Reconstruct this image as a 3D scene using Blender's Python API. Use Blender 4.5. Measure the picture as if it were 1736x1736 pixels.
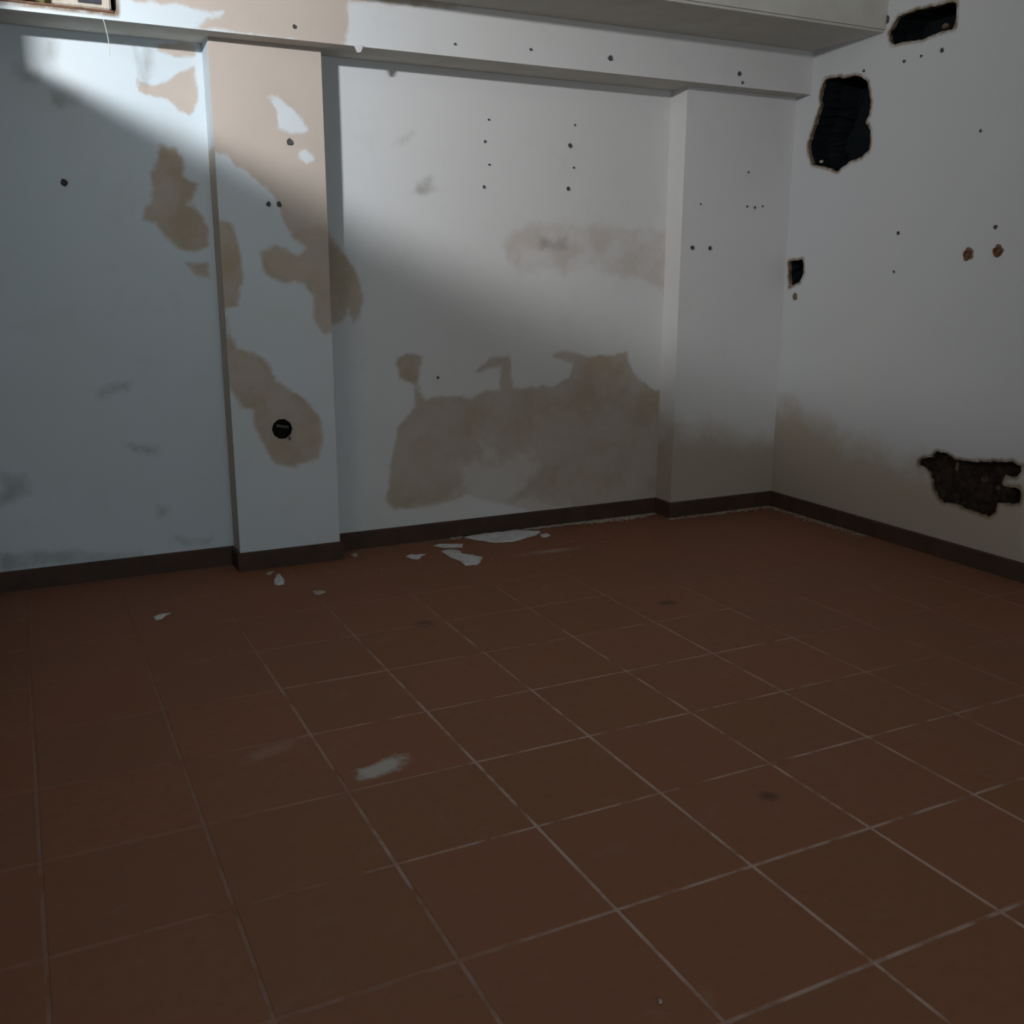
import bpy, bmesh, math, random
import numpy as np
from mathutils import Matrix, Vector, noise

for o in list(bpy.data.objects): bpy.data.objects.remove(o)
scene = bpy.context.scene
COL = scene.collection
random.seed(7)

# ------------------------------------------------------------------ camera
cam_d = bpy.data.cameras.new('camera'); cam = bpy.data.objects.new('camera', cam_d); COL.objects.link(cam)
cam_d.sensor_width = 36.0; cam_d.lens = 36.0*1677.31/1736.0; cam_d.clip_start = 0.05
R = Vector((0.8957398,-0.44456812,0.00306602)); U = Vector((0.10140217,0.21101552,0.97220885)); F = Vector((0.43286004,0.87053526,-0.23409517))
M = Matrix((R,U,-F)).transposed().to_4x4(); M.translation = Vector((-0.32501,-3.70555,1.44191)); cam.matrix_world = M
scene.camera = cam

# ------------------------------------------------------------------ world, light, exposure
world = bpy.data.worlds.new('overcast_daylight'); scene.world = world; world.use_nodes = True
bgn = world.node_tree.nodes['Background']; bgn.inputs[0].default_value = (0.84,0.94,1.0,1); bgn.inputs[1].default_value = 2.68
# daylight entering through the small high window of the side passage
WIN = Vector((-1.30,-1.70,2.81))
ld = bpy.data.lights.new('window_daylight','AREA'); ld.shape = 'RECTANGLE'; ld.size = 0.26; ld.size_y = 0.065
ld.energy = 180; ld.color = (0.975,0.975,1.0)
lo = bpy.data.objects.new('window_daylight', ld); COL.objects.link(lo); lo.location = WIN
lo.rotation_euler = Vector((0,1,0)).to_track_quat('-Z','Z').to_euler()      # faces the back wall
pd = bpy.data.lights.new('entrance_portal','AREA'); pd.shape='RECTANGLE'; pd.size=2.5; pd.size_y=2.6; pd.cycles.is_portal=True   # only guides the sky sampling
po = bpy.data.objects.new('entrance_portal', pd); COL.objects.link(po); po.location=(0.40,-6.2,1.30); po.rotation_euler = Vector((0,1,0)).to_track_quat('-Z','Z').to_euler()
vs = scene.view_settings
vs.view_transform = 'Standard'; vs.look = 'None'; vs.gamma = 1.0; vs.use_curve_mapping = False; vs.exposure = 0.0

# ------------------------------------------------------------------ dimensions (metres)
XR, YW, YP, YA, YB = 3.925, 1.267, 1.112, 0.992, 0.463      # right wall, back wall, pilaster, band, beam planes
ZA, ZB, ZC, HB = 2.450, 2.678, 3.35, 0.094
PL0, PL1, PR0 = 0.569, 1.077, 3.145                         # pilasters
XO, YR = -2.05, -6.2                                        # outer wall of the passage, open rear
XS, SILL, JAMB = -0.56, 2.484, 0.13                         # partition with its high opening
TS = 0.40

# ------------------------------------------------------------------ marks measured on the surfaces (metres)
WALL_TAN = [[(0.367,2.436),(0.553,2.447),(0.536,2.396),(0.458,2.384),(0.422,2.402),(0.379,2.398)],[(0.271,2.292),(0.298,2.26),(0.353,2.254),(0.399,2.273),(0.454,2.322),(0.533,2.353),(0.543,2.196),(0.498,2.143),(0.442,2.156),(0.407,2.199),(0.332,2.218),(0.286,2.234)],[(2.086,1.578),(2.149,1.656),(2.293,1.706),(2.477,1.726),(2.629,1.707),(2.864,1.703),(3.149,1.686),(3.233,1.527),(3.223,1.305),(3.09,1.357),(2.996,1.425),(2.794,1.431),(2.635,1.473),(2.482,1.45),(2.332,1.471),(2.186,1.439),(2.121,1.517)]]
WALL_BROWN = [[(0.359,2.008),(0.43,1.994),(0.452,1.936),(0.452,1.872),(0.511,1.843),(0.494,1.795),(0.46,1.755),(0.528,1.704),(0.549,1.651),(0.538,1.571),(0.476,1.537),(0.398,1.555),(0.349,1.607),(0.315,1.664),(0.259,1.678),(0.274,1.736),(0.304,1.763),(0.309,1.891),(0.344,1.943)],[(0.44,1.483),(0.533,1.492),(0.533,1.416),(0.469,1.432)],[(1.092,1.677),(1.177,1.566),(1.25,1.466),(1.292,1.334),(1.283,1.246),(1.24,1.193),(1.212,1.27),(1.179,1.203),(1.085,1.173)],[(1.525,1.029),(1.612,1.01),(1.579,0.871),(1.621,0.78),(1.758,0.792),(1.899,0.779),(1.978,0.81),(2.068,0.816),(2.079,0.94),(1.928,0.92),(2.0,0.988),(2.137,0.993),(2.153,0.819),(2.417,0.816),(2.513,0.863),(2.55,0.945),(2.368,0.995),(2.49,1.018),(2.648,0.976),(2.889,0.992),(2.965,0.843),(3.107,0.766),(3.261,0.723),(3.318,0.032),(2.67,0.087),(2.271,0.099),(2.023,0.18),(1.859,0.237),(1.786,0.203),(1.61,0.188),(1.438,0.198),(1.385,0.243),(1.428,0.467),(1.47,0.655),(1.569,0.745),(1.561,0.856),(1.489,0.906),(1.462,1.0)]]
WALL_PATCH = [[(1.831,0.401),(2.079,0.398),(2.268,0.434),(2.288,0.329),(2.193,0.233),(2.117,0.129),(1.894,0.152),(1.859,0.264)],[(1.969,0.507),(2.013,0.538),(2.035,0.401),(1.976,0.406)],[(1.54,0.168),(1.751,0.207),(2.08,0.147),(2.27,0.169),(2.507,0.089),(1.539,0.111)]]
WALL_GRIME = [[(-0.221,2.297),(-0.17,2.311),(-0.123,2.282),(-0.118,2.24),(-0.168,2.227),(-0.217,2.251)],[(-0.08,2.206),(-0.023,2.225),(0.041,2.206),(0.042,2.162),(-0.022,2.139),(-0.072,2.149)],[(-0.485,0.178),(-0.337,0.182),(-0.111,0.143),(0.126,0.108),(0.15,0.063),(-0.193,0.095),(-0.494,0.089)],[(0.296,0.166),(0.408,0.14),(0.466,0.146),(0.441,0.118),(0.322,0.132)],[(1.48,2.068),(1.551,2.128),(1.589,2.136),(1.569,2.101),(1.511,2.064)],[(1.594,1.906),(1.675,1.924),(1.7,1.867),(1.64,1.83),(1.589,1.846)],[(2.312,1.628),(2.479,1.641),(2.499,1.568),(2.324,1.566)],[(0.22,0.335),(0.266,0.325),(0.26,0.278),(0.222,0.282)],[(-0.005,0.901),(0.088,0.938),(0.145,0.941),(0.125,0.914),(0.045,0.89),(0.0,0.871)],[(0.09,0.653),(0.195,0.634),(0.248,0.619),(0.234,0.585),(0.14,0.615)],[(0.321,2.417),(0.355,2.416),(0.336,2.292),(0.312,2.241),(0.302,2.314)],[(-0.075,2.408),(-0.034,2.402),(-0.05,2.331),(-0.077,2.333)],[(-0.444,0.562),(-0.35,0.537),(-0.321,0.468),(-0.387,0.414),(-0.46,0.41)]]
PIL_TAN = [[(0.541,2.464),(1.124,2.472),(1.134,1.888),(1.144,1.534),(1.045,1.616),(0.889,1.634),(0.828,1.792),(0.742,1.866),(0.66,1.919),(0.623,1.963),(0.533,1.968)]]
PIL_PATCH = [[(0.824,2.225),(0.865,2.223),(0.917,2.194),(0.965,2.154),(0.998,2.087),(0.972,2.07),(0.911,2.071),(0.874,2.089),(0.86,2.147)],[(0.957,1.991),(0.98,2.008),(1.002,1.983),(1.023,1.963),(0.989,1.948),(0.951,1.97)]]
PIL_BROWN = [[(0.539,1.679),(0.631,1.66),(0.652,1.529),(0.655,1.395),(0.627,1.288),(0.54,1.278)],[(0.746,1.543),(0.83,1.563),(0.934,1.516),(0.971,1.56),(0.889,1.626),(1.033,1.67),(1.164,1.659),(1.16,1.167),(1.035,1.164),(0.985,1.227),(1.007,1.339),(0.949,1.395),(0.85,1.403),(0.767,1.433)],[(0.565,1.256),(0.609,1.091),(0.678,1.078),(0.759,1.019),(0.785,0.933),(0.909,0.858),(0.993,0.757),(1.009,0.631),(0.987,0.543),(0.862,0.502),(0.764,0.531),(0.709,0.638),(0.677,0.721),(0.67,0.808),(0.615,0.816),(0.546,0.96)]]
PIL2_DAMP = [[(2.964,0.686),(3.248,0.499),(3.4,0.525),(3.582,0.487),(4.01,0.42),(4.098,-0.598),(3.013,-0.482)]]
BAND_TAN = [[(0.205,2.618),(0.784,2.688),(1.177,2.784),(1.174,2.541),(1.158,2.429),(0.77,2.452),(0.496,2.453),(0.624,2.531),(0.266,2.537)]]
BAND_BROWN = [[(1.098,2.703),(1.759,2.781),(1.826,2.691),(1.728,2.675),(1.697,2.657),(1.607,2.667),(1.489,2.649),(1.46,2.659),(1.373,2.641),(1.317,2.65),(1.205,2.637)]]
RIGHT_DAMP = [[(1.313,0.608),(1.04,0.663),(0.677,0.607),(0.479,0.52),(0.127,0.475),(-0.187,0.465),(-0.715,0.544),(-0.854,-0.444),(1.202,-0.6)]]
RIGHT_HOLES = [[(0.895,2.516),(0.803,2.515),(0.735,2.499),(0.671,2.503),(0.606,2.484),(0.559,2.447),(0.54,2.384),(0.528,2.333),(0.532,2.279),(0.556,2.249),(0.516,2.205),(0.506,2.154),(0.515,2.094),(0.566,2.066),(0.637,2.058),(0.692,2.032),(0.73,2.006),(0.792,2.029),(0.863,2.047),(0.943,2.06),(0.976,2.123),(0.991,2.178),(0.97,2.229),(0.952,2.274),(0.931,2.319),(0.907,2.379),(0.924,2.422)],[(0.389,2.738),(0.257,2.744),(0.176,2.739),(0.026,2.73),(0.021,2.667),(0.02,2.608),(0.094,2.611),(0.166,2.603),(0.225,2.596),(0.331,2.606),(0.417,2.608),(0.443,2.671),(0.414,2.702)],[(-0.018,0.469),(-0.031,0.493),(-0.106,0.516),(-0.127,0.551),(-0.178,0.551),(-0.236,0.529),(-0.309,0.529),(-0.357,0.527),(-0.411,0.542),(-0.483,0.552),(-0.522,0.563),(-0.579,0.565),(-0.649,0.557),(-0.628,0.526),(-0.606,0.495),(-0.545,0.495),(-0.537,0.454),(-0.552,0.441),(-0.629,0.452),(-0.643,0.419),(-0.64,0.375),(-0.563,0.361),(-0.523,0.359),(-0.521,0.309),(-0.488,0.276),(-0.437,0.279),(-0.341,0.287),(-0.266,0.295),(-0.201,0.292),(-0.161,0.322),(-0.132,0.351),(-0.122,0.392),(-0.084,0.446),(-0.04,0.455)]]
CORNER_HOLE = [(1.151,1.521),(1.062,1.527),(1.007,1.53),(0.999,1.454),(1.024,1.399),(1.084,1.381),(1.115,1.37)]
FLAKES = [[(1.604,1.133),(1.653,1.147),(1.759,1.092),(1.732,1.026),(1.642,1.063)],[(1.597,1.001),(1.649,1.021),(1.684,0.974),(1.677,0.905),(1.703,0.841),(1.75,0.798),(1.67,0.699),(1.616,0.712),(1.603,0.841),(1.595,0.93)],[(1.816,1.221),(1.949,1.256),(2.071,1.242),(2.184,1.239),(2.222,1.176),(2.275,1.143),(2.207,1.082),(2.139,1.065),(2.038,1.018),(1.932,1.04),(1.871,1.123)],[(2.235,1.085),(2.284,1.095),(2.283,1.052),(2.243,1.018),(2.218,1.037)],[(1.393,0.999),(1.432,1.023),(1.451,0.991),(1.497,0.992),(1.434,0.918),(1.409,0.943)],[(1.147,1.155),(1.181,1.179),(1.178,1.131),(1.148,1.098)],[(0.66,0.829),(0.698,0.931),(0.724,0.934),(0.719,0.845),(0.704,0.8),(0.676,0.803)],[(0.668,1.007),(0.69,1.036),(0.711,1.026),(0.684,0.976)],[(0.089,0.588),(0.125,0.611),(0.161,0.614),(0.122,0.548),(0.092,0.542)],[(0.803,0.639),(0.842,0.639),(0.852,0.595),(0.808,0.568),(0.793,0.595)],[(0.712,-2.292),(0.721,-2.294),(0.718,-2.302),(0.71,-2.301)]]
HOLES_WALL = [(2.003,2.222,0.006),(1.982,2.113,0.008),(2.006,2.0,0.006),(1.975,1.887,0.009),(2.52,2.229,0.006),(2.492,2.121,0.012),(2.517,2.009,0.006),(2.485,1.897,0.013),(1.698,0.897,0.008)]
HOLES_PIL = [(0.912,2.035,0.016),(0.799,1.754,0.013),(0.848,1.755,0.013),(3.222,1.591,0.013),(3.348,1.589,0.013),(3.602,1.83,0.006),(3.659,1.825,0.008),(3.716,1.834,0.006),(3.597,2.02,0.006),(3.266,1.833,0.005)]
HOLES_BAND = [(0.926,2.504,0.009),(1.698,2.505,0.006),(2.104,2.519,0.007),(2.565,2.52,0.015),(3.399,2.517,0.013),(3.423,2.473,0.008)]
HOLES_RIGHT = [(1.01,1.313,0.022),(0.257,1.658,0.01),(0.261,1.458,0.007),(-0.334,1.666,0.012),(0.321,2.512,0.009),(0.212,2.518,0.007),(0.086,2.522,0.012),(-0.192,2.114,0.008),(0.595,2.511,0.008),(0.465,2.736,0.022)]
PIPES = [(-0.194,1.542),(-0.362,1.553)]
ANCHOR_LEFT = (-0.058,1.827)
JBOX = (0.808,0.698)
MORTAR = (-0.257,0.486)
SMEAR = [(0.515,-1.12),(1.115,0.007),(1.467,-1.753),(2.191,-0.215),(2.116,0.764),(0.271,-0.849),(1.116,-1.545)]
NICHE = [(-0.242,2.463),(-0.061,2.481),(0.188,2.48),(0.197,2.529)]
THREAD = [(0.136,2.443),(0.16,2.335)]
CHIP = [(1.229,2.448),(1.227,2.41),(1.597,2.444)]

# ------------------------------------------------------------------ helpers
def link(name, me, mat=None, parent=None):
    o = bpy.data.objects.new(name, me); COL.objects.link(o)
    if mat and not me.materials: me.materials.append(mat)
    if parent: o.parent = parent
    return o
def tag(o, label, cat=None, group=None, kind=None):
    o['label'] = label
    if cat: o['category'] = cat
    if group: o['group'] = group
    if kind: o['kind'] = kind
    return o
def mesh_from_bm(bm, name, smooth=False):
    me = bpy.data.meshes.new(name); bm.normal_update(); bm.to_mesh(me); bm.free()
    if smooth: me.polygons.foreach_set('use_smooth', [True]*len(me.polygons))
    return me
def bm_box(bm, x0,x1,y0,y1,z0,z1):
    v = [bm.verts.new(p) for p in ((x0,y0,z0),(x1,y0,z0),(x1,y1,z0),(x0,y1,z0),(x0,y0,z1),(x1,y0,z1),(x1,y1,z1),(x0,y1,z1))]
    for f in ((3,2,1,0),(4,5,6,7),(0,1,5,4),(1,2,6,5),(2,3,7,6),(3,0,4,7)): bm.faces.new([v[i] for i in f])
    return v
def sdf(P, poly):
    """signed distance of Nx2 points to a polygon, negative inside"""
    poly = np.array(poly, float); A = poly; B = np.roll(poly,-1,0)
    d = np.full(len(P), 1e9); ins = np.zeros(len(P), bool)
    for a,b in zip(A,B):
        e = b-a; w = P-a; t = np.clip((w@e)/max(e@e,1e-12),0,1)
        d = np.minimum(d, np.linalg.norm(w-t[:,None]*e,axis=1))
        c = (a[1]>P[:,1]) != (b[1]>P[:,1])
        xi = a[0]+(P[:,1]-a[1])*(b[0]-a[0])/(b[1]-a[1] if b[1]!=a[1] else 1e-12)
        ins ^= c & (P[:,0]<xi)
    return np.where(ins,-d,d)
def sd_union(P, polys):
    d = np.full(len(P), 1.0)
    for q in polys: d = np.minimum(d, sdf(P,q))
    return d
def panel(axis, const, u0,u1,v0,v1, step, flip=False, attrs=None, holes=None, wob=0.0):
    """a gridded wall sheet. axis 'y': plane y=const, (u,v)=(x,z); axis 'x': plane x=const, (u,v)=(y,z). Holes are cut with clean rims."""
    nu = max(1,round((u1-u0)/step)); nv = max(1,round((v1-v0)/step))
    uu,vv = np.meshgrid(np.linspace(u0,u1,nu+1), np.linspace(v0,v1,nv+1)); P = np.c_[uu.ravel(),vv.ravel()]
    idx = np.arange(len(P)).reshape(nv+1,nu+1)
    Q = np.c_[idx[:-1,:-1].ravel(),idx[:-1,1:].ravel(),idx[1:,1:].ravel(),idx[1:,:-1].ravel()]
    if holes:
        hd = sd_union(P, holes); inside = hd<0
        Q = Q[~inside[Q].all(1)]
        used = np.zeros(len(P),bool); used[Q.ravel()] = True
        mv = np.where((inside & used) | (used & (hd>0) & (hd<step*0.3)))[0]
        for i in mv:                                       # snap to the outline
            best=None
            for q in holes:
                q = np.array(q)
                for a,b in zip(q,np.roll(q,-1,0)):
                    e=b-a; t=np.clip(((P[i]-a)@e)/max(e@e,1e-12),0,1); c=a+t*e; dd=((P[i]-c)**2).sum()
                    if best is None or dd<best[0]: best=(dd,c)
            P[i]=best[1]
    W = wob*np.array([noise.noise(Vector((p[0]*1.7,p[1]*1.7,const))) for p in P]) if wob else np.zeros(len(P))
    co = np.c_[P[:,0],const+W,P[:,1]] if axis=='y' else np.c_[const+W,P[:,0],P[:,1]]
    if (axis=='y')==flip: Q = Q[:,::-1]
    keep = np.unique(Q); re = -np.ones(len(P),int); re[keep]=np.arange(len(keep))
    data = {k:f(P[keep]) for k,f in (attrs or {}).items()}
    return co[keep], re[Q], data
def sheets(name, parts):
    """join panels (co, faces, attrs) into one mesh with float attributes"""
    co=[]; fa=[]; n=0; keys=('tan','brown','damp','grime','rim','pale','chalk')
    at={k:[] for k in keys}
    for c,q,d in parts:
        co.append(c); fa += (q+n).tolist(); n+=len(c)
        for k in keys: at[k].append(d.get(k, np.full(len(c),1.0)))
    co=np.vstack(co); me=bpy.data.meshes.new(name); me.from_pydata(co.tolist(),[],fa)
    for k in keys:
        a=me.attributes.new(k,'FLOAT','POINT'); a.data.foreach_set('value',np.concatenate(at[k]).astype(np.float32))
    me.update(); return me

# ------------------------------------------------------------------ materials
def new_mat(name):
    m = bpy.data.materials.new(name); m.use_nodes = True; nt = m.node_tree
    return m, nt, nt.nodes['Principled BSDF']
class NB:
    def __init__(s, nt): s.nt = nt
    def n(s, t, **k):
        x = s.nt.nodes.new(t)
        for a,b in k.items(): setattr(x,a,b)
        return x
    def put(s, sock, v):
        if hasattr(v,'is_output'): s.nt.links.new(v, sock)
        else: sock.default_value = v
    def pos(s): return s.n('ShaderNodeNewGeometry').outputs['Position']
    def attr(s, name): return s.n('ShaderNodeAttribute', attribute_name=name).outputs['Fac']
    def noise(s, vec, scale, detail=4, rough=0.55, dist=0.0):
        x = s.n('ShaderNodeTexNoise'); s.put(x.inputs['Vector'],vec); x.inputs['Scale'].default_value=scale
        x.inputs['Detail'].default_value=detail; x.inputs['Roughness'].default_value=rough; x.inputs['Distortion'].default_value=dist
        return x.outputs['Fac']
    def math(s, op, a, b=0.0, c=None):
        x = s.n('ShaderNodeMath', operation=op); s.put(x.inputs[0],a); s.put(x.inputs[1],b)
        if c is not None: s.put(x.inputs[2],c)
        return x.outputs[0]
    def ramp(s, v, lo, hi, a=0.0, b=1.0):
        x = s.n('ShaderNodeMapRange', interpolation_type='SMOOTHSTEP'); s.put(x.inputs[0],v)
        for i,w in zip((1,2,3,4),(lo,hi,a,b)): s.put(x.inputs[i],w)
        return x.outputs[0]
    def mix(s, f, a, b, mode='MIX'):
        x = s.n('ShaderNodeMix', data_type='RGBA', blend_type=mode); s.put(x.inputs[0],f)
        s.put(x.inputs[6], a if hasattr(a,'is_output') else (*a,1)); s.put(x.inputs[7], b if hasattr(b,'is_output') else (*b,1))
        return x.outputs[2]
    def sep(s, v):
        x = s.n('ShaderNodeSeparateXYZ'); s.put(x.inputs[0],v); return x.outputs
    def bump(s, h, strength, dist):
        x = s.n('ShaderNodeBump'); x.inputs['Strength'].default_value=strength; x.inputs['Distance'].default_value=dist; s.put(x.inputs['Height'],h)
        return x.outputs[0]

def wall_material(name, cool, neutral, x0=0.2, x1=2.0):
    m,nt,b = new_mat(name); N = NB(nt); p = N.pos()
    big = N.noise(p,1.3,3); mid = N.noise(p,6,5,0.6); fine = N.noise(p,45,4,0.6); edge = N.noise(p,14,5,0.65)
    x = N.sep(p)[0]
    paint = N.mix(N.ramp(x,x0,x1), cool, neutral)
    paint = N.mix(N.ramp(big,0.42,0.75,0,0.22), paint, (0.56,0.55,0.50))
    paint = N.mix(N.ramp(mid,0.50,0.78,0,0.22), paint, (0.47,0.48,0.46))
    paint = N.mix(N.ramp(fine,0.62,0.78,0,0.25), paint, (0.42,0.42,0.40))
    eo = N.math('MULTIPLY_ADD', edge, 0.06, -0.03)
    tan = N.ramp(N.math('ADD',N.attr('tan'),eo), 0.010,-0.010)
    brn = N.ramp(N.math('ADD',N.attr('brown'),eo), 0.015,-0.013)
    dmp = N.ramp(N.math('ADD',N.attr('damp'),N.math('MULTIPLY_ADD',mid,0.3,-0.15)), 0.10,-0.12)
    gri = N.math('MULTIPLY', N.ramp(N.math('ADD',N.attr('grime'),N.math('MULTIPLY_ADD',edge,0.08,-0.04)), 0.025,-0.03), N.ramp(mid,0.3,0.6,0.15,0.5))
    chk = N.ramp(N.math('ADD',N.attr('chalk'),N.math('MULTIPLY_ADD',edge,0.2,-0.10)), 0.05,-0.04)
    brn = N.math('MULTIPLY', brn, N.math('SUBTRACT',1.0,N.math('MULTIPLY',chk,0.55)))
    pal = N.math('MULTIPLY', N.ramp(N.math('ADD',N.attr('pale'),N.math('MULTIPLY_ADD',edge,0.12,-0.06)), 0.03,-0.035), N.ramp(mid,0.3,0.62,0.15,0.75))
    hol = N.ramp(N.attr('rim'),0.022,0.004)
    tcol = N.mix(mid,(0.48,0.42,0.37),(0.41,0.365,0.32))
    bcol = N.mix(N.ramp(mid,0.3,0.7),(0.37,0.31,0.23),(0.43,0.38,0.335))
    bcol = N.mix(N.ramp(N.noise(p,3.1,4,0.6),0.45,0.62,0,0.6), bcol, (0.445,0.385,0.325))
    bcol = N.mix(N.ramp(edge,0.55,0.8,0,0.5), bcol, (0.47,0.43,0.37))
    c = N.mix(pal,paint,N.mix(edge,(0.51,0.45,0.40),(0.43,0.375,0.34))); c = N.mix(tan,c,tcol); c = N.mix(brn,c,bcol)
    c = N.mix(N.math('MULTIPLY',dmp,0.75),c,(0.34,0.27,0.185))
    c = N.mix(gri,c,(0.17,0.155,0.14)); c = N.mix(N.math('MULTIPLY',hol,N.ramp(edge,0.3,0.6,0.3,1)),c,(0.20,0.15,0.10))
    nt.links.new(c,b.inputs['Base Color']); b.inputs['Roughness'].default_value=0.78; b.inputs['Specular IOR Level'].default_value=0.25
    h = N.math('ADD', N.math('MULTIPLY',N.math('MAXIMUM',tan,brn),-0.5), N.math('ADD',N.math('MULTIPLY',fine,0.10),N.math('MULTIPLY',mid,0.5)))
    nt.links.new(N.bump(h,0.35,0.006),b.inputs['Normal'])
    return m
M_WALL = wall_material('old_blue_white_paint',(0.53,0.61,0.655),(0.59,0.585,0.575))
M_RIGHT = wall_material('old_grey_white_paint',(0.508,0.518,0.525),(0.508,0.518,0.525))
def simple(name, c1, c2, scale, rough=0.85, bump=0.3, bd=0.01, spec=0.2):
    m,nt,b = new_mat(name); N = NB(nt); p = N.pos(); n = N.noise(p,scale,5,0.6)
    nt.links.new(N.mix(N.ramp(n,0.3,0.7),c1,c2), b.inputs['Base Color']); b.inputs['Roughness'].default_value=rough; b.inputs['Specular IOR Level'].default_value=spec
    nt.links.new(N.bump(n,bump,bd),b.inputs['Normal']); return m
M_BEAM  = simple('grey_beam_paint',(0.57,0.555,0.50),(0.50,0.48,0.42),5,bump=0.2)
M_PLAIN = simple('plain_wall_paint',(0.50,0.50,0.49),(0.43,0.43,0.42),3)
M_CEIL  = simple('ceiling_paint',(0.5,0.5,0.47),(0.42,0.41,0.38),4)
M_BASE  = simple('brown_ceramic_skirting',(0.072,0.040,0.028),(0.050,0.031,0.024),9,rough=0.6,bump=0.15)
M_VOID  = simple('near_black_cavity',(0.010,0.013,0.0145),(0.014,0.017,0.018),20,rough=1.0,spec=0.0)  # near-black lining colour, so the holes read as black
M_BROKE = simple('dark_broken_brick',(0.050,0.035,0.028),(0.020,0.016,0.013),28,rough=1.0,bump=0.8,bd=0.02,spec=0.0)
M_RUBBLE= simple('brick_rubble',(0.10,0.055,0.045),(0.05,0.035,0.03),40,rough=1.0,bump=0.6)
M_RIM   = simple('broken_plaster_edge',(0.24,0.18,0.11),(0.10,0.07,0.045),40,rough=1.0,bump=0.6)
M_FLAKE = simple('white_paint_flake',(0.60,0.62,0.64),(0.46,0.46,0.45),30,bump=0.2)
M_FLAKED= simple('dusty_paint_flake',(0.40,0.35,0.31),(0.28,0.23,0.19),30,bump=0.2)
M_DUST  = simple('plaster_crumbs',(0.42,0.38,0.33),(0.26,0.22,0.18),60)
M_RUST  = simple('rusty_pipe',(0.22,0.085,0.035),(0.10,0.04,0.02),60,rough=0.9)
M_PLUG  = simple('grey_wall_plug',(0.085,0.085,0.085),(0.05,0.05,0.05),60)
M_METAL = simple('dull_box_metal',(0.11,0.115,0.10),(0.04,0.04,0.035),50)
M_DARK  = simple('dark_box_inside',(0.016,0.016,0.013),(0.010,0.010,0.008),50,spec=0)
M_WOOD  = simple('brown_wood_edge',(0.17,0.095,0.06),(0.09,0.05,0.035),25)
M_MAUVE = simple('mauve_cloth',(0.09,0.055,0.06),(0.05,0.035,0.035),20)
M_OLIVE = simple('olive_cloth',(0.13,0.12,0.05),(0.08,0.075,0.03),20)
M_BRICK = simple('pale_block',(0.50,0.46,0.39),(0.36,0.33,0.28),25)
M_SLATE = simple('slate_slot',(0.06,0.065,0.075),(0.04,0.042,0.05),25)
M_FRAME = simple('window_frame_paint',(0.5,0.5,0.48),(0.4,0.4,0.38),10)
M_THREAD= simple('pale_thread',(0.65,0.64,0.6),(0.5,0.5,0.47),10)

def tile_material():
    m,nt,b = new_mat('terracotta_tile'); N = NB(nt); p = N.pos()
    rnd = N.n('ShaderNodeObjectInfo').outputs['Random']
    a = N.noise(p,2.2,4); f = N.noise(p,24,5,0.65); s = N.noise(p,7,6,0.7,0.6)
    c = N.mix(a,(0.218,0.089,0.039),(0.200,0.090,0.050))
    c = N.mix(N.ramp(rnd,0.2,1.0,0,0.35),c,(0.255,0.092,0.052))
    c = N.mix(N.ramp(f,0.45,0.8,0,0.30),c,(0.11,0.062,0.042))
    c = N.mix(N.ramp(s,0.55,0.85,0,0.35),c,(0.27,0.205,0.175))          # trodden-in dust
    def blot(c, x,y, rx,ry, ang, col, amt, soft=0.9):
        mp = N.n('ShaderNodeMapping', vector_type='TEXTURE'); N.put(mp.inputs[0],p)
        mp.inputs['Location'].default_value=(x,y,0); mp.inputs['Rotation'].default_value=(0,0,ang); mp.inputs['Scale'].default_value=(rx,ry,1)
        L = N.n('ShaderNodeVectorMath',operation='LENGTH'); N.put(L.inputs[0],mp.outputs[0])
        d = N.math('ADD',L.outputs['Value'],N.math('ADD',N.math('MULTIPLY_ADD',s,1.4,-0.7),N.math('MULTIPLY_ADD',f,1.0,-0.5)))
        return N.mix(N.math('MULTIPLY',N.ramp(d,1.0,1.0-soft),amt),c,col)
    S = SMEAR
    c = blot(c,S[0][0]+0.02,S[0][1]+0.01,0.115,0.055,0.35,(0.42,0.42,0.40),0.85,0.6)
    for q,r in ((S[1],0.07),(S[2],0.045),(S[3],0.06)): c = blot(c,q[0],q[1],r,r*0.8,0,(0.05,0.03,0.022),0.75)
    c = blot(c,S[4][0],S[4][1],0.22,0.05,-0.1,(0.33,0.28,0.23),0.6)
    c = blot(c,S[5][0],S[5][1],0.16,0.05,0.4,(0.30,0.20,0.16),0.5)
    nt.links.new(c,b.inputs['Base Color']); b.inputs['Roughness'].default_value=0.62; b.inputs['Specular IOR Level'].default_value=0.3
    nt.links.new(N.bump(f,0.15,0.004),b.inputs['Normal']); return m
def grout_material():
    m,nt,b = new_mat('dusty_grout'); N = NB(nt); p = N.pos(); a = N.noise(p,1.6,4,0.6); f = N.noise(p,9,4,0.6)
    x,y,z = N.sep(p)
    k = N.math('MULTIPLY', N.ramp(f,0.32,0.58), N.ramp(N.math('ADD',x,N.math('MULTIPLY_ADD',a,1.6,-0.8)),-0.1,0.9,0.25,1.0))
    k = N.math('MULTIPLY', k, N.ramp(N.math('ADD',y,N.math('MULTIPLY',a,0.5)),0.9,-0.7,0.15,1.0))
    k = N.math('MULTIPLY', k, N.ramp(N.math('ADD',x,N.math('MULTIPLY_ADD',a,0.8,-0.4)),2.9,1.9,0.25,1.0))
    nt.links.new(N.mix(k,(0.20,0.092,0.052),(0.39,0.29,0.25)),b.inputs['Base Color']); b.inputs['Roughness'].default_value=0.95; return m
M_TILE = tile_material(); M_GROUT = grout_material()

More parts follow.
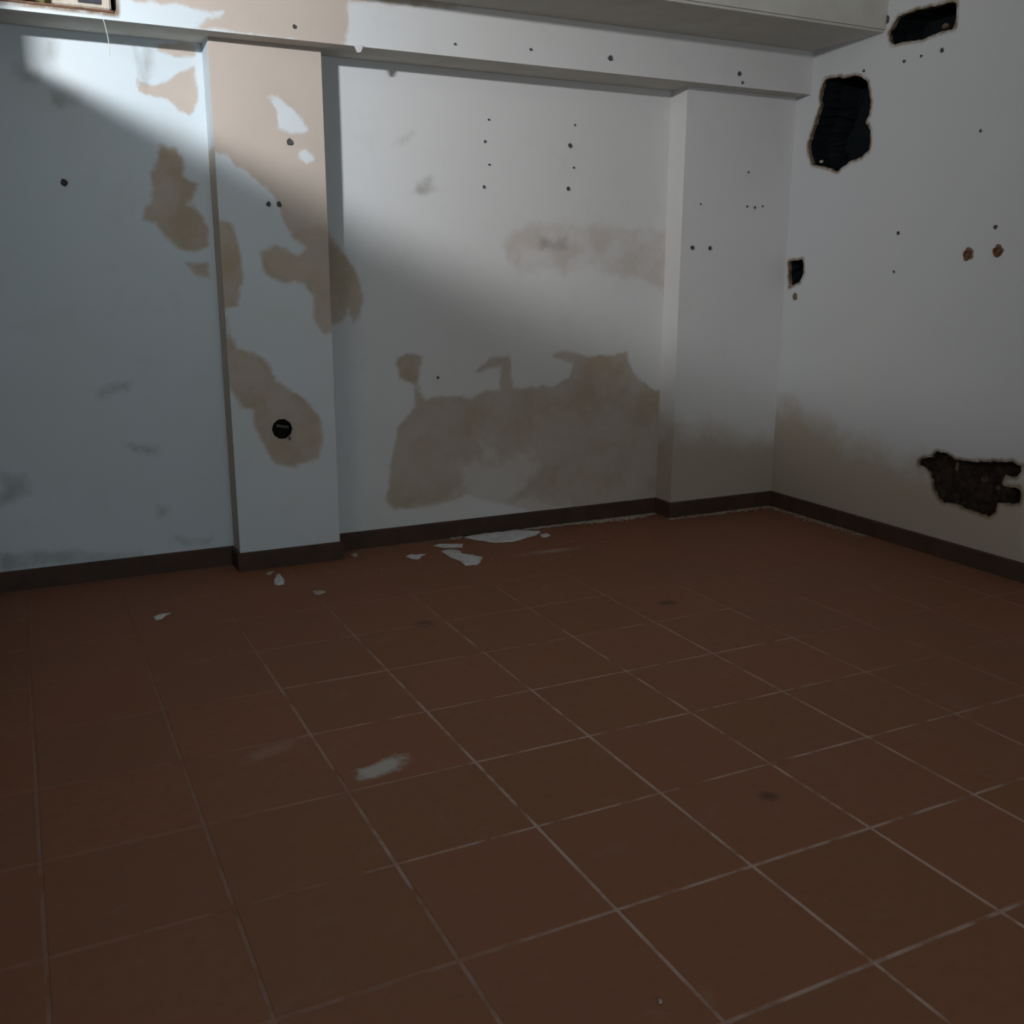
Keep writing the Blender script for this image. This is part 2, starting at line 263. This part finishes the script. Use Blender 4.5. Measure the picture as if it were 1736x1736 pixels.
# ------------------------------------------------------------------ floor with single tiles
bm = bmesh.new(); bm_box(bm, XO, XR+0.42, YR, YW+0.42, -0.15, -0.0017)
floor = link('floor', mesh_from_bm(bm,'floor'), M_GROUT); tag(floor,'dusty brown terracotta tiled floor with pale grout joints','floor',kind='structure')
def tile_mesh(w,h):
    bm = bmesh.new(); bm_box(bm,0,w,0,h,-0.008,0)
    bmesh.ops.bevel(bm, geom=[e for e in bm.edges if all(v.co.z>-0.001 for v in e.verts)], offset=0.0012, segments=1, affect='EDGES')
    me = mesh_from_bm(bm,'tile'); me.materials.append(M_TILE); return me
G = 0.0105; full = tile_mesh(TS-G,TS-G); rt = random.Random(3)
for i in range(-5,10):
    for j in range(-3,10):
        x0,x1 = i*TS+G/2,(i+1)*TS-G/2; y0,y1 = -(j+1)*TS+G/2,-j*TS-G/2
        x1 = min(x1,XR-0.004); y1 = min(y1,YW-0.004)
        x0 = max(x0,XO+0.004)
        if x0>XR or x1-x0<0.03 or y1-y0<0.03: continue
        cut = (x1-x0<TS-G-0.001) or (y1-y0<TS-G-0.001)
        t = link('tile', tile_mesh(x1-x0,y1-y0) if cut else full, None, floor)
        t.location = (x0,y0,rt.uniform(-0.0002,0.0003)); t.rotation_euler = (rt.uniform(-1,1)*0.0012,rt.uniform(-1,1)*0.0012,0)

# ------------------------------------------------------------------ back wall, pilasters, band, beam
def S(polys, minus=None):
    def f(P):
        d = sd_union(P,polys)
        return np.maximum(d,-sd_union(P,minus)) if minus else d
    return f
def band_edge(z0,amp):      # grubby strip just above the skirting
    return lambda P: (P[:,1]-z0)*1.0
main = panel('y',YW,-0.62,XR,0,ZA+0.02,0.015,attrs={'tan':S(WALL_TAN[:2]),'pale':S(WALL_TAN[2:]),'brown':S(WALL_BROWN),'chalk':S(WALL_PATCH),'grime':S(WALL_GRIME)},wob=0.004)
left = panel('y',YW,XO,-0.62,0,ZC,0.2); 
wall_back = link('wall_back', sheets('wall_back',[main,left]), M_WALL)
tag(wall_back,'old blue-white wall with peeling beige plaster patches between two pilasters','wall',kind='structure')
def pilaster(x0,x1,a,both=True,holes=None,left=None):
    at = a
    parts = [panel('y',YP,x0,x1,0,ZA+0.01,0.015,attrs=at,holes=holes,wob=0.002)]
    side = {k:(lambda P,f=f,xx=x0: f(np.c_[np.full(len(P),xx),P[:,1]])) for k,f in at.items()}
    parts.append(panel('x',x0,YP,YW+0.01,0,ZA+0.01,0.03,flip=False,attrs=left or side))
    if both:
        side2 = {k:(lambda P,f=f,xx=x1: f(np.c_[np.full(len(P),xx),P[:,1]])) for k,f in at.items()}
        parts.append(panel('x',x1,YP,YW+0.01,0,ZA+0.01,0.03,flip=True,attrs=side2))
    return link('pilaster', sheets('pilaster',parts), M_WALL, wall_back)
p1 = pilaster(PL0,PL1,{'tan':S(PIL_TAN,PIL_PATCH),'brown':S(PIL_BROWN)},holes=[[(JBOX[0]+0.047*math.cos(q*0.5236),JBOX[1]+0.047*math.sin(q*0.5236)) for q in range(12)]],left={'tan':lambda P:(P[:,1]-1.99)*0.4}); p1['label']='broad pilaster, beige bare plaster at top'  # left face turns tan to pale at the daylight edge, put into the colour
p2 = pilaster(PR0,XR,{'damp':S(PIL2_DAMP)},both=False); p2['label']='grey-white pilaster beside the right wall'
# upper band (wall above is thicker), with a niche broken into its upper left
NI = [(-0.9,2.478),(0.187,2.476),(0.192,2.60),(0.12,2.66),(-0.9,2.66)]
bfront = panel('y',YA,-1.2,XR,ZA,ZC,0.015,attrs={'tan':S(BAND_TAN),'brown':S(BAND_BROWN),'rim':S([NI])},holes=[NI],wob=0.0015)
def quad(*pts):
    return np.array(pts,float), np.array([[0,1,2,3]]), {}
soff = quad((-1.2,YA,ZA),(-1.2,YW,ZA),(XR,YW,ZA),(XR,YA,ZA))
tr1 = link('trim_1', sheets('trim_1',[bfront]), M_WALL); tag(tr1,'white plaster band projecting along the top of the back wall','wall band',kind='structure')
bs = link('soffit', sheets('soffit',[soff]), M_BEAM, tr1)
bm = bmesh.new()                                             # niche lining
n=len(NI); a=[bm.verts.new((x,YA,z)) for x,z in NI]; c=[bm.verts.new((x,YA+0.20,z)) for x,z in NI]
for k in range(n): bm.faces.new((a[k],a[(k+1)%n],c[(k+1)%n],c[k]))
bm.faces.new(c)
link('niche', mesh_from_bm(bm,'niche'), M_BROKE, tr1)
bm = bmesh.new(); bm_box(bm,-1.2,XR,YB,YA,ZB,ZC)
bmesh.ops.bevel(bm, geom=[e for e in bm.edges if all(abs(v.co.y-YB)<1e-4 and abs(v.co.z-ZB)<1e-4 for v in e.verts)], offset=0.012, segments=2, affect='EDGES')
tr2 = link('trim_2', mesh_from_bm(bm,'trim_2'), M_BEAM); tag(tr2,'grey painted ceiling beam running above the plaster band','ceiling beam',kind='structure')
bm = bmesh.new(); bm_box(bm,XO-0.2,XR+0.42,YR,YW+0.42,ZC,ZC+0.15)
ce = link('ceiling', mesh_from_bm(bm,'ceiling'), M_CEIL); tag(ce,'plain grey ceiling slab above the room','ceiling',kind='structure')

# ------------------------------------------------------------------ right wall with broken holes
def ragged(poly, seed, j=0.004):
    rr = random.Random(seed); out=[]
    for a,b in zip(poly,poly[1:]+poly[:1]):
        n = max(1,round(math.dist(a,b)/0.016))
        for k in range(n):
            t=k/n; out.append((a[0]+(b[0]-a[0])*t+rr.uniform(-j,j),a[1]+(b[1]-a[1])*t+rr.uniform(-j,j)))
    return out
CH = [(min(y,1.10)-0.012,z) for y,z in [(y-0.035,z) for y,z in CORNER_HOLE]]
RIGHT_HOLES = [ragged(q,s,j) for q,s,j in zip(RIGHT_HOLES,(1,2,3),(0.005,0.0025,0.005))]; CH = ragged(CH,4,0.003)
RH = RIGHT_HOLES + [CH]
rw = panel('x',XR,-1.1,YW,0,ZC,0.014,attrs={'damp':S(RIGHT_DAMP),'rim':S(RH)},holes=RH,wob=0.003)
rw2 = panel('x',XR,YR,-1.1,0,ZC,0.3)
wall_right = link('wall_right', sheets('wall_right',[rw,rw2]), M_RIGHT); tag(wall_right,'grey-white wall with black broken holes and rusty pipe ends','wall',kind='structure')
bm = bmesh.new(); bm_box(bm,XR+0.32,XR+0.42,YR-0.2,YW+0.45,-0.1,ZC+0.15); link('sky_blocker', mesh_from_bm(bm,'sky_blocker'), M_BROKE, wall_right)  # unseen slab added behind the wall to keep sky light out of the gaps
bm = bmesh.new(); bm_box(bm,XO-0.2,XR+0.42,YW+0.32,YW+0.42,-0.1,ZC+0.15); link('sky_blocker', mesh_from_bm(bm,'sky_blocker'), M_BROKE, wall_back)  # added slab behind the back wall, unseen, blocks light leaks
def cavity(poly, depth, mat, label, lip=0.022):
    bm = bmesh.new(); rr = random.Random(len(poly)); n=len(poly)
    cx=sum(q[0] for q in poly)/n; cz=sum(q[1] for q in poly)/n
    def ring(x,s,j=0): return [bm.verts.new((x,cx+(y-cx)*s+rr.uniform(-j,j),cz+(z-cz)*s+rr.uniform(-j,j))) for y,z in poly]
    r1=ring(XR+lip,1.0,0.002); r2=ring(XR+depth*0.6,1.06,0.01); r3=ring(XR+depth,0.95,0.012)
    for p,q in ((r1,r2),(r2,r3)):
        for k in range(n): bm.faces.new((p[k],p[(k+1)%n],q[(k+1)%n],q[k]))
    f = bm.faces.new(r3); bmesh.ops.triangulate(bm,faces=[f])
    h = link('wall_hole', mesh_from_bm(bm,'wall_hole'), mat, wall_right); h['label']=label
    bm = bmesh.new(); n2=[]                                  # ragged plaster edge
    a=[bm.verts.new((XR-0.001,y,z)) for y,z in poly]
    b=[bm.verts.new((XR+lip,cx+(y-cx)*1.0+rr.uniform(-.003,.003),cz+(z-cz)*1.0+rr.uniform(-.003,.003))) for y,z in poly]
    for k in range(n): bm.faces.new((a[k],a[(k+1)%n],b[(k+1)%n],b[k]))
    link('broken_edge', mesh_from_bm(bm,'broken_edge'), M_RIM, h); return h
def chunk(name, loc, size, mat, parent, seed):
    bm = bmesh.new(); bmesh.ops.create_icosphere(bm,subdivisions=2,radius=1.0); rr=random.Random(seed); off=Vector((seed*3.1,0,0))
    for v in bm.verts:
        k = 0.8+0.45*noise.noise(v.co*1.4+off); v.co = Vector((v.co.x*size[0]*k,v.co.y*size[1]*k,v.co.z*size[2]*k))
    o = link(name, mesh_from_bm(bm,name), mat, parent); o.location=loc; return o
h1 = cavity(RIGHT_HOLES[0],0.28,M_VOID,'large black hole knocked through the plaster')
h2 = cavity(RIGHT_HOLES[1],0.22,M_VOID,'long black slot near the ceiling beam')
h3 = cavity(RIGHT_HOLES[2],0.055,M_BROKE,'dark broken patch low on the wall',lip=0.014)
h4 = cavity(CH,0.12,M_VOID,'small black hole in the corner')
def cen(poly): return sum(q[0] for q in poly)/len(poly), sum(q[1] for q in poly)/len(poly)
chunk('plaster_lump',(XR+0.02,0.891,2.075),(0.014,0.014,0.010),M_BRICK,h1,2)
chunk('plaster_lump',(XR+0.06,0.13,2.645),(0.02,0.028,0.020),M_RIM,h2,5)
y3,z3 = cen(RIGHT_HOLES[2]); rr = random.Random(11)
for k in range(9):
    chunk('brick_lump',(XR+0.05,y3+rr.uniform(-0.17,0.15),z3+rr.uniform(-0.05,0.05)),(0.012,rr.uniform(.015,.035),rr.uniform(.012,.03)),M_RUBBLE if k%3==0 else M_BROKE,h3,20+k)
chunk('mortar_lump',(XR+0.012,MORTAR[0],MORTAR[1]),(0.012,0.006,0.03),M_RIM,h3,40)

# ------------------------------------------------------------------ passage on the left: partition with high opening, outer wall with small window
bm = bmesh.new()
bm_box(bm,XS-0.10,XS,-1.95,JAMB,0,SILL); bm_box(bm,XS-0.10,XS,JAMB,YW,0,ZC)
wl = link('wall_left', mesh_from_bm(bm,'wall_left'), M_PLAIN); tag(wl,'white partition wall with a high opening beside the back wall','wall',kind='structure')
bm = bmesh.new(); bm_box(bm,XO-0.18,XO,YR,YW,0,ZC)
wo = link('wall_outer', mesh_from_bm(bm,'wall_outer'), M_PLAIN); tag(wo,'plain outer wall of the side passage','wall',kind='structure')
WX0,WX1,WZ0,WZ1,WYF = -1.44,-1.17,2.74,2.88,-1.68           # cross wall of the passage with a small high window
bm = bmesh.new()
for a in ((XO,WX0,0,ZC),(WX1,-0.95,0,ZC),(WX0,WX1,0,WZ0),(WX0,WX1,WZ1,ZC)): bm_box(bm,a[0],a[1],WYF-0.12,WYF,a[2],a[3])
wc = link('wall_passage', mesh_from_bm(bm,'wall_passage'), M_PLAIN); tag(wc,'short cross wall of the side passage with a small high window','wall',kind='structure')
bm = bmesh.new()
for a in ((WX0,WX1,WZ0,WZ0+0.02),(WX0,WX1,WZ1-0.02,WZ1),(WX0,WX0+0.02,WZ0+0.02,WZ1-0.02),(WX1-0.02,WX1,WZ0+0.02,WZ1-0.02)): bm_box(bm,a[0],a[1],WYF-0.08,WYF-0.04,a[2],a[3])
w1 = link('window_1', mesh_from_bm(bm,'window_1'), M_FRAME); tag(w1,'small high window in the short cross wall','window',kind='structure')
DX0,DX1,DZ = -0.85,1.65,2.60                                # wide entrance behind the camera
bm = bmesh.new()
for a in ((XO,DX0,0,ZC),(DX1,XR,0,ZC),(DX0,DX1,DZ,ZC)): bm_box(bm,a[0],a[1],YR-0.2,YR,a[2],a[3])
wr = link('wall_rear', mesh_from_bm(bm,'wall_rear'), M_PLAIN); tag(wr,'rear wall with a wide open entrance behind the camera','wall',kind='structure')
# ------------------------------------------------------------------ skirtings
def skirting(name, path, label, t=0.014):
    """path: floor polyline in wall plane, room side to the right of travel"""
    bm = bmesh.new(); pts=[Vector(p) for p in path]; off=[]
    for k,p in enumerate(pts):
        d0=(p-pts[k-1]).normalized() if k else None; d1=(pts[k+1]-p).normalized() if k<len(pts)-1 else None
        n0=Vector((d0.y,-d0.x)) if d0 else None; n1=Vector((d1.y,-d1.x)) if d1 else None
        if n0 is None: o=n1*t
        elif n1 is None: o=n0*t
        else: o=(n0+n1)*t/(1+n0.dot(n1))
        off.append(p+o)
    prof=[]
    for p,q in zip(pts,off):
        m=p.lerp(q,0.6)
        prof.append([bm.verts.new(v) for v in ((q.x,q.y,-0.002),(q.x,q.y,HB-0.006),(m.x,m.y,HB),(p.x,p.y,HB))])
    for a,b in zip(prof,prof[1:]):
        for k in range(3): bm.faces.new((a[k],b[k],b[k+1],a[k+1]))
    bmesh.ops.recalc_face_normals(bm,faces=bm.faces)
    o = link(name, mesh_from_bm(bm,name), M_BASE); return tag(o,label,'skirting',kind='structure')
skirting('baseboard_back',[(XS,YW),(PL0,YW),(PL0,YP),(PL1,YP),(PL1,YW),(PR0,YW),(PR0,YP),(XR,YP)],'dark brown skirting along the back wall and its pilasters')
skirting('baseboard_right',[(XR,YP-0.014),(XR,-3.2)],'dark brown skirting along the wall with black holes')

# ------------------------------------------------------------------ nail holes and plugs: small parts of the walls
def disc_mesh(name, r, depth, mat, seg=14, seed=0):
    """shallow crater: dark pit with a ragged raised lip; local +Z faces the room"""
    bm=bmesh.new(); rr=random.Random(seed); w=[rr.uniform(0.8,1.2) for _ in range(seg)]
    def ring(s,z): return [bm.verts.new((math.cos(6.2832*k/seg)*r*0.82*s*w[k],math.sin(6.2832*k/seg)*r*0.82*s*w[k],z)) for k in range(seg)]
    rs=[ring(1.15,-0.001),ring(1.0,0.0028),ring(0.8,0.002),ring(0.6,0.0012)]
    for a,b in zip(rs,rs[1:]):
        for k in range(seg): bm.faces.new((a[k],a[(k+1)%seg],b[(k+1)%seg],b[k]))
    bm.faces.new(rs[-1]); me=mesh_from_bm(bm,name); me.materials.append(mat); return me
def put_y(o,x,y,z): o.location=(x,y-0.004,z); o.rotation_euler=(math.pi/2,0,0)
def put_x(o,y,z): o.location=(XR-0.003,y,z); o.rotation_euler=(math.pi/2,0,-math.pi/2)
for k,(x,z,r) in enumerate(HOLES_WALL): put_y(link('nail_hole',disc_mesh('nail_hole',r,0,M_PLUG,10,k),None,wall_back),x,YW,z)
for k,(x,z,r) in enumerate(HOLES_PIL):
    put_y(link('nail_hole' if r<0.01 else 'wall_plug',disc_mesh('wall_plug',r,0,M_PLUG,12,30+k),None,p1 if x<2 else p2),x,YP,z)
for k,(x,z,r) in enumerate(HOLES_BAND): put_y(link('nail_hole',disc_mesh('nail_hole',r,0,M_PLUG,10,60+k),None,tr1),x,YA,z)
for k,(y,z,r) in enumerate(HOLES_RIGHT): put_x(link('nail_hole',disc_mesh('nail_hole',r,0,M_PLUG if k else M_RIM,10,80+k),None,wall_right),y,z)

# ------------------------------------------------------------------ fittings
def tube(bm, r0,r1,z0,z1,seg=18):
    """hollow stub ring along local Z"""
    def ring(r,z): return [bm.verts.new((math.cos(6.2832*k/seg)*r,math.sin(6.2832*k/seg)*r,z)) for k in range(seg)]
    rs=[ring(r0,z0),ring(r0,z1),ring(r1,z1),ring(r1,z0)]
    for a,b in zip(rs,rs[1:]):
        for k in range(seg): bm.faces.new((a[k],a[(k+1)%seg],b[(k+1)%seg],b[k]))
    bm.faces.new(rs[-1])
def pipe(y,z,label):
    e = bpy.data.objects.new('pipe_stub',None); COL.objects.link(e); put_x(e,y,z); e.location.x=XR
    bm=bmesh.new(); tube(bm,0.021,0.013,-0.03,0.012); link('pipe_end',mesh_from_bm(bm,'pipe_end'),M_RUST,e)
    link('chipped_collar',disc_mesh('chipped_collar',0.034,0,M_RIM,16,int(z*1000)),None,e)
    tag(e,label,'pipe','rusty pipe ends on the right wall'); return e
pipe(*PIPES[0],'rusty pipe end on the right wall, the one nearer the corner')
pipe(*PIPES[1],'rusty pipe end on the right wall, the one below a nail hole')
e = bpy.data.objects.new('junction_box',None); COL.objects.link(e); put_y(e,JBOX[0],YP,JBOX[1]); e.location.y=YP
bm=bmesh.new(); tube(bm,0.050,0.044,-0.03,0.004,10); link('box_shell',mesh_from_bm(bm,'box_shell'),M_DARK,e)
bm=bmesh.new(); bm_box(bm,-0.028,0.030,0.006,0.018,-0.01,0.002); bmesh.ops.rotate(bm,verts=bm.verts,matrix=Matrix.Rotation(-0.2,3,'Z')); link('mounting_strap',mesh_from_bm(bm,'mounting_strap'),M_METAL,e)
bm=bmesh.new(); bm_box(bm,0.030,0.040,-0.058,-0.040,-0.006,0.003); link('torn_tab',mesh_from_bm(bm,'torn_tab'),M_METAL,e)
tag(e,'empty round electrical box set into the pilaster low down','electrical box')
e = bpy.data.objects.new('wall_bracket',None); COL.objects.link(e); put_y(e,ANCHOR_LEFT[0],YW,ANCHOR_LEFT[1]); e.location.y=YW
link('plug',disc_mesh('plug',0.018,0,M_PLUG,12,99),None,e)
bm=bmesh.new(); tube(bm,0.009,0.004,0.0,0.022,10); link('screw',mesh_from_bm(bm,'screw'),M_METAL,e)
tag(e,'single dark screw and plug on the blue-white wall left of the pilaster','screw')

# ------------------------------------------------------------------ things in the niche
def soft_box(name,x0,x1,y0,y1,z0,z1,mat,parent=None,bev=0.006):
    bm=bmesh.new(); bm_box(bm,x0,x1,y0,y1,z0,z1); bmesh.ops.bevel(bm,geom=bm.edges[:],offset=bev,segments=2,affect='EDGES')
    return link(name,mesh_from_bm(bm,name),mat,parent)
ledge = soft_box('wooden_ledge',-0.80,0.180,YA+0.004,YA+0.16,2.479,2.489,M_WOOD,bev=0.002); tag(ledge,'thin brown wooden ledge in the niche above the band','ledge')
e = bpy.data.objects.new('hollow_block',None); COL.objects.link(e); e.location=(0.05,YA+0.07,2.4905)
soft_box('block_body',-0.10,0.12,-0.05,0.05,0.0,0.11,M_BRICK,e)
soft_box('slot',-0.005,0.085,-0.054,-0.03,0.018,0.05,M_SLATE,e,0.002)
tag(e,'pale hollow block with a dark slot lying in the niche','block')
cl = chunk('cloth_bundle',(-0.20,YA+0.08,2.527),(0.13,0.05,0.048),M_MAUVE,None,3); tag(cl,'dark mauve cloth bundle in the niche at the picture edge','cloth')
cl = chunk('olive_rag',(-0.085,YA+0.07,2.520),(0.030,0.045,0.040),M_OLIVE,None,4); tag(cl,'small olive rag between mauve bundle and pale block','rag')
# chip and thread under the band
bm=bmesh.new(); v=[bm.verts.new(p) for p in ((-0.022,0,0),(0.024,0.002,0.001),(0.010,0.004,-0.028),(-0.006,0.005,-0.030))]; f=bm.faces.new(v)
ex=bmesh.ops.extrude_face_region(bm,geom=[f]); bmesh.ops.translate(bm,vec=(0,0.006,0),verts=[g for g in ex['geom'] if isinstance(g,bmesh.types.BMVert)])
bmesh.ops.recalc_face_normals(bm,faces=bm.faces)
ch=link('plaster_chip',mesh_from_bm(bm,'plaster_chip'),M_FLAKE); ch.location=(1.219,YA-0.006,ZA+0.004); tag(ch,'white plaster chip hanging from the band edge above the pilaster corner','plaster chip')
def strand(name, pts, r, mat):
    cu=bpy.data.curves.new(name,'CURVE'); cu.dimensions='3D'; cu.bevel_depth=r; cu.bevel_resolution=1; s=cu.splines.new('POLY'); s.points.add(len(pts)-1)
    for q,p in zip(s.points,pts): q.co=(*p,1)
    tmp=bpy.data.objects.new(name,cu); COL.objects.link(tmp); bpy.context.view_layer.update()
    me=bpy.data.meshes.new_from_object(tmp.evaluated_get(bpy.context.evaluated_depsgraph_get())); bpy.data.objects.remove(tmp)
    me.materials.clear(); return link(name,me,mat)
st=strand('hanging_thread',[(0.133,YA-0.001,ZA+0.004),(0.139,YA+0.003,ZA-0.02),(0.146,YA+0.004,ZA-0.06),(0.149,YA+0.002,ZA-0.10),(0.147,YA,ZA-0.14)],0.0016,M_THREAD)
tag(st,'thin pale thread hanging from the band near the bright corner','thread')

# ------------------------------------------------------------------ plaster flakes on the floor
FL=['long thin white paint flake nearest the big white pile','curved white paint flake in front of the skirting','largest white paint sheet lying against the skirting',
 'small pale flake at the right tip of the largest sheet','small bow-shaped white flake on the tiles between pilaster and curved flake','tiny pale flake at the foot of the broad pilaster corner',
 'rounded white plaster lump on the floor before the broad pilaster','tiny pale flake just behind the rounded plaster lump','lone thin white flake on the dark floor at left',
 'faint dusty flake on the tiles in front of the broad pilaster','single pale speck near the camera on the floor tiles']
for k,poly in enumerate(FLAKES):
    poly=[(x,min(y,YW-0.02 if PL1<x<PR0 else YP-0.02)) for x,y in poly]; n=len(poly); cx,cy=cen(poly); rr=random.Random(50+k)
    th=0.010 if k==6 else 0.004; rise=0.022 if k==6 else (0.012 if k in (1,2) else 0.005)
    fine=[]                                                   # ragged outline
    for a,b in zip(poly,poly[1:]+poly[:1]):
        for t in (0,0.33,0.67):
            x=a[0]+(b[0]-a[0])*t; y=a[1]+(b[1]-a[1])*t; L=math.hypot(b[0]-a[0],b[1]-a[1])*0.06
            fine.append((x-cx+rr.uniform(-L,L),y-cy+rr.uniform(-L,L)))
    bm=bmesh.new(); n=len(fine)
    lo=[bm.verts.new((x,y,0.0005)) for x,y in fine]; hi=[bm.verts.new((x*.97,y*.97,th*0.6+rr.uniform(0,rise*.4))) for x,y in fine]
    md=[bm.verts.new((x*.5,y*.5,th+rise*rr.uniform(.4,1))) for x,y in fine]; top=bm.verts.new((0,0,th+rise*0.8))
    for a,b in ((lo,hi),(hi,md)):
        for i in range(n): bm.faces.new((a[i],a[(i+1)%n],b[(i+1)%n],b[i]))
    for i in range(n): bm.faces.new((md[i],md[(i+1)%n],top))
    bm.faces.new(lo[::-1])
    o=link('plaster_flake',mesh_from_bm(bm,'plaster_flake'),M_FLAKED if k in (5,7,9,10) else M_FLAKE); o.location=(cx,cy,0.0012)
    tag(o,FL[k],'plaster flake','paint flakes fallen on the floor')
# crumbs: a loose line of plaster grit, uncountable
rr=random.Random(77); bm=bmesh.new()
def crumb(x,y,s):
    if any(sdf(np.array([[x,y]]),q)[0]<0.02 for q in FLAKES): return
    a=rr.uniform(0,6.28); pts=[(x+math.cos(a+q)*s*rr.uniform(.6,1.3),y+math.sin(a+q)*s*rr.uniform(.6,1.3)) for q in (0,1.4,2.9,4.6)]
    lo=[bm.verts.new((px,py,0.0003)) for px,py in pts]; t=bm.verts.new((x,y,s*rr.uniform(.25,.5)))
    for i in range(4): bm.faces.new((lo[i],lo[(i+1)%4],t))
for _ in range(1500):
    x=rr.uniform(1.75,PR0-0.02); y=YW-0.018-abs(rr.gauss(0,0.028))*(0.5+0.8*max(0,math.sin(x*5))); crumb(x,y,rr.uniform(.004,.012))
for _ in range(420):
    x=rr.uniform(PR0-0.03,XR-0.03); crumb(x,YP-0.02-abs(rr.gauss(0,0.022)),rr.uniform(.003,.010))
for _ in range(420):
    y=rr.uniform(0.25,YP-0.05); crumb(XR-0.02-abs(rr.gauss(0,0.03)),y,rr.uniform(.003,.009))
for _ in range(160): crumb(rr.uniform(1.1,2.6),rr.uniform(0.6,1.2),rr.uniform(.002,.006))
o=link('plaster_grit',mesh_from_bm(bm,'plaster_grit'),M_DUST); tag(o,'pale plaster grit strewn along the foot of the skirtings','plaster grit',kind='stuff')
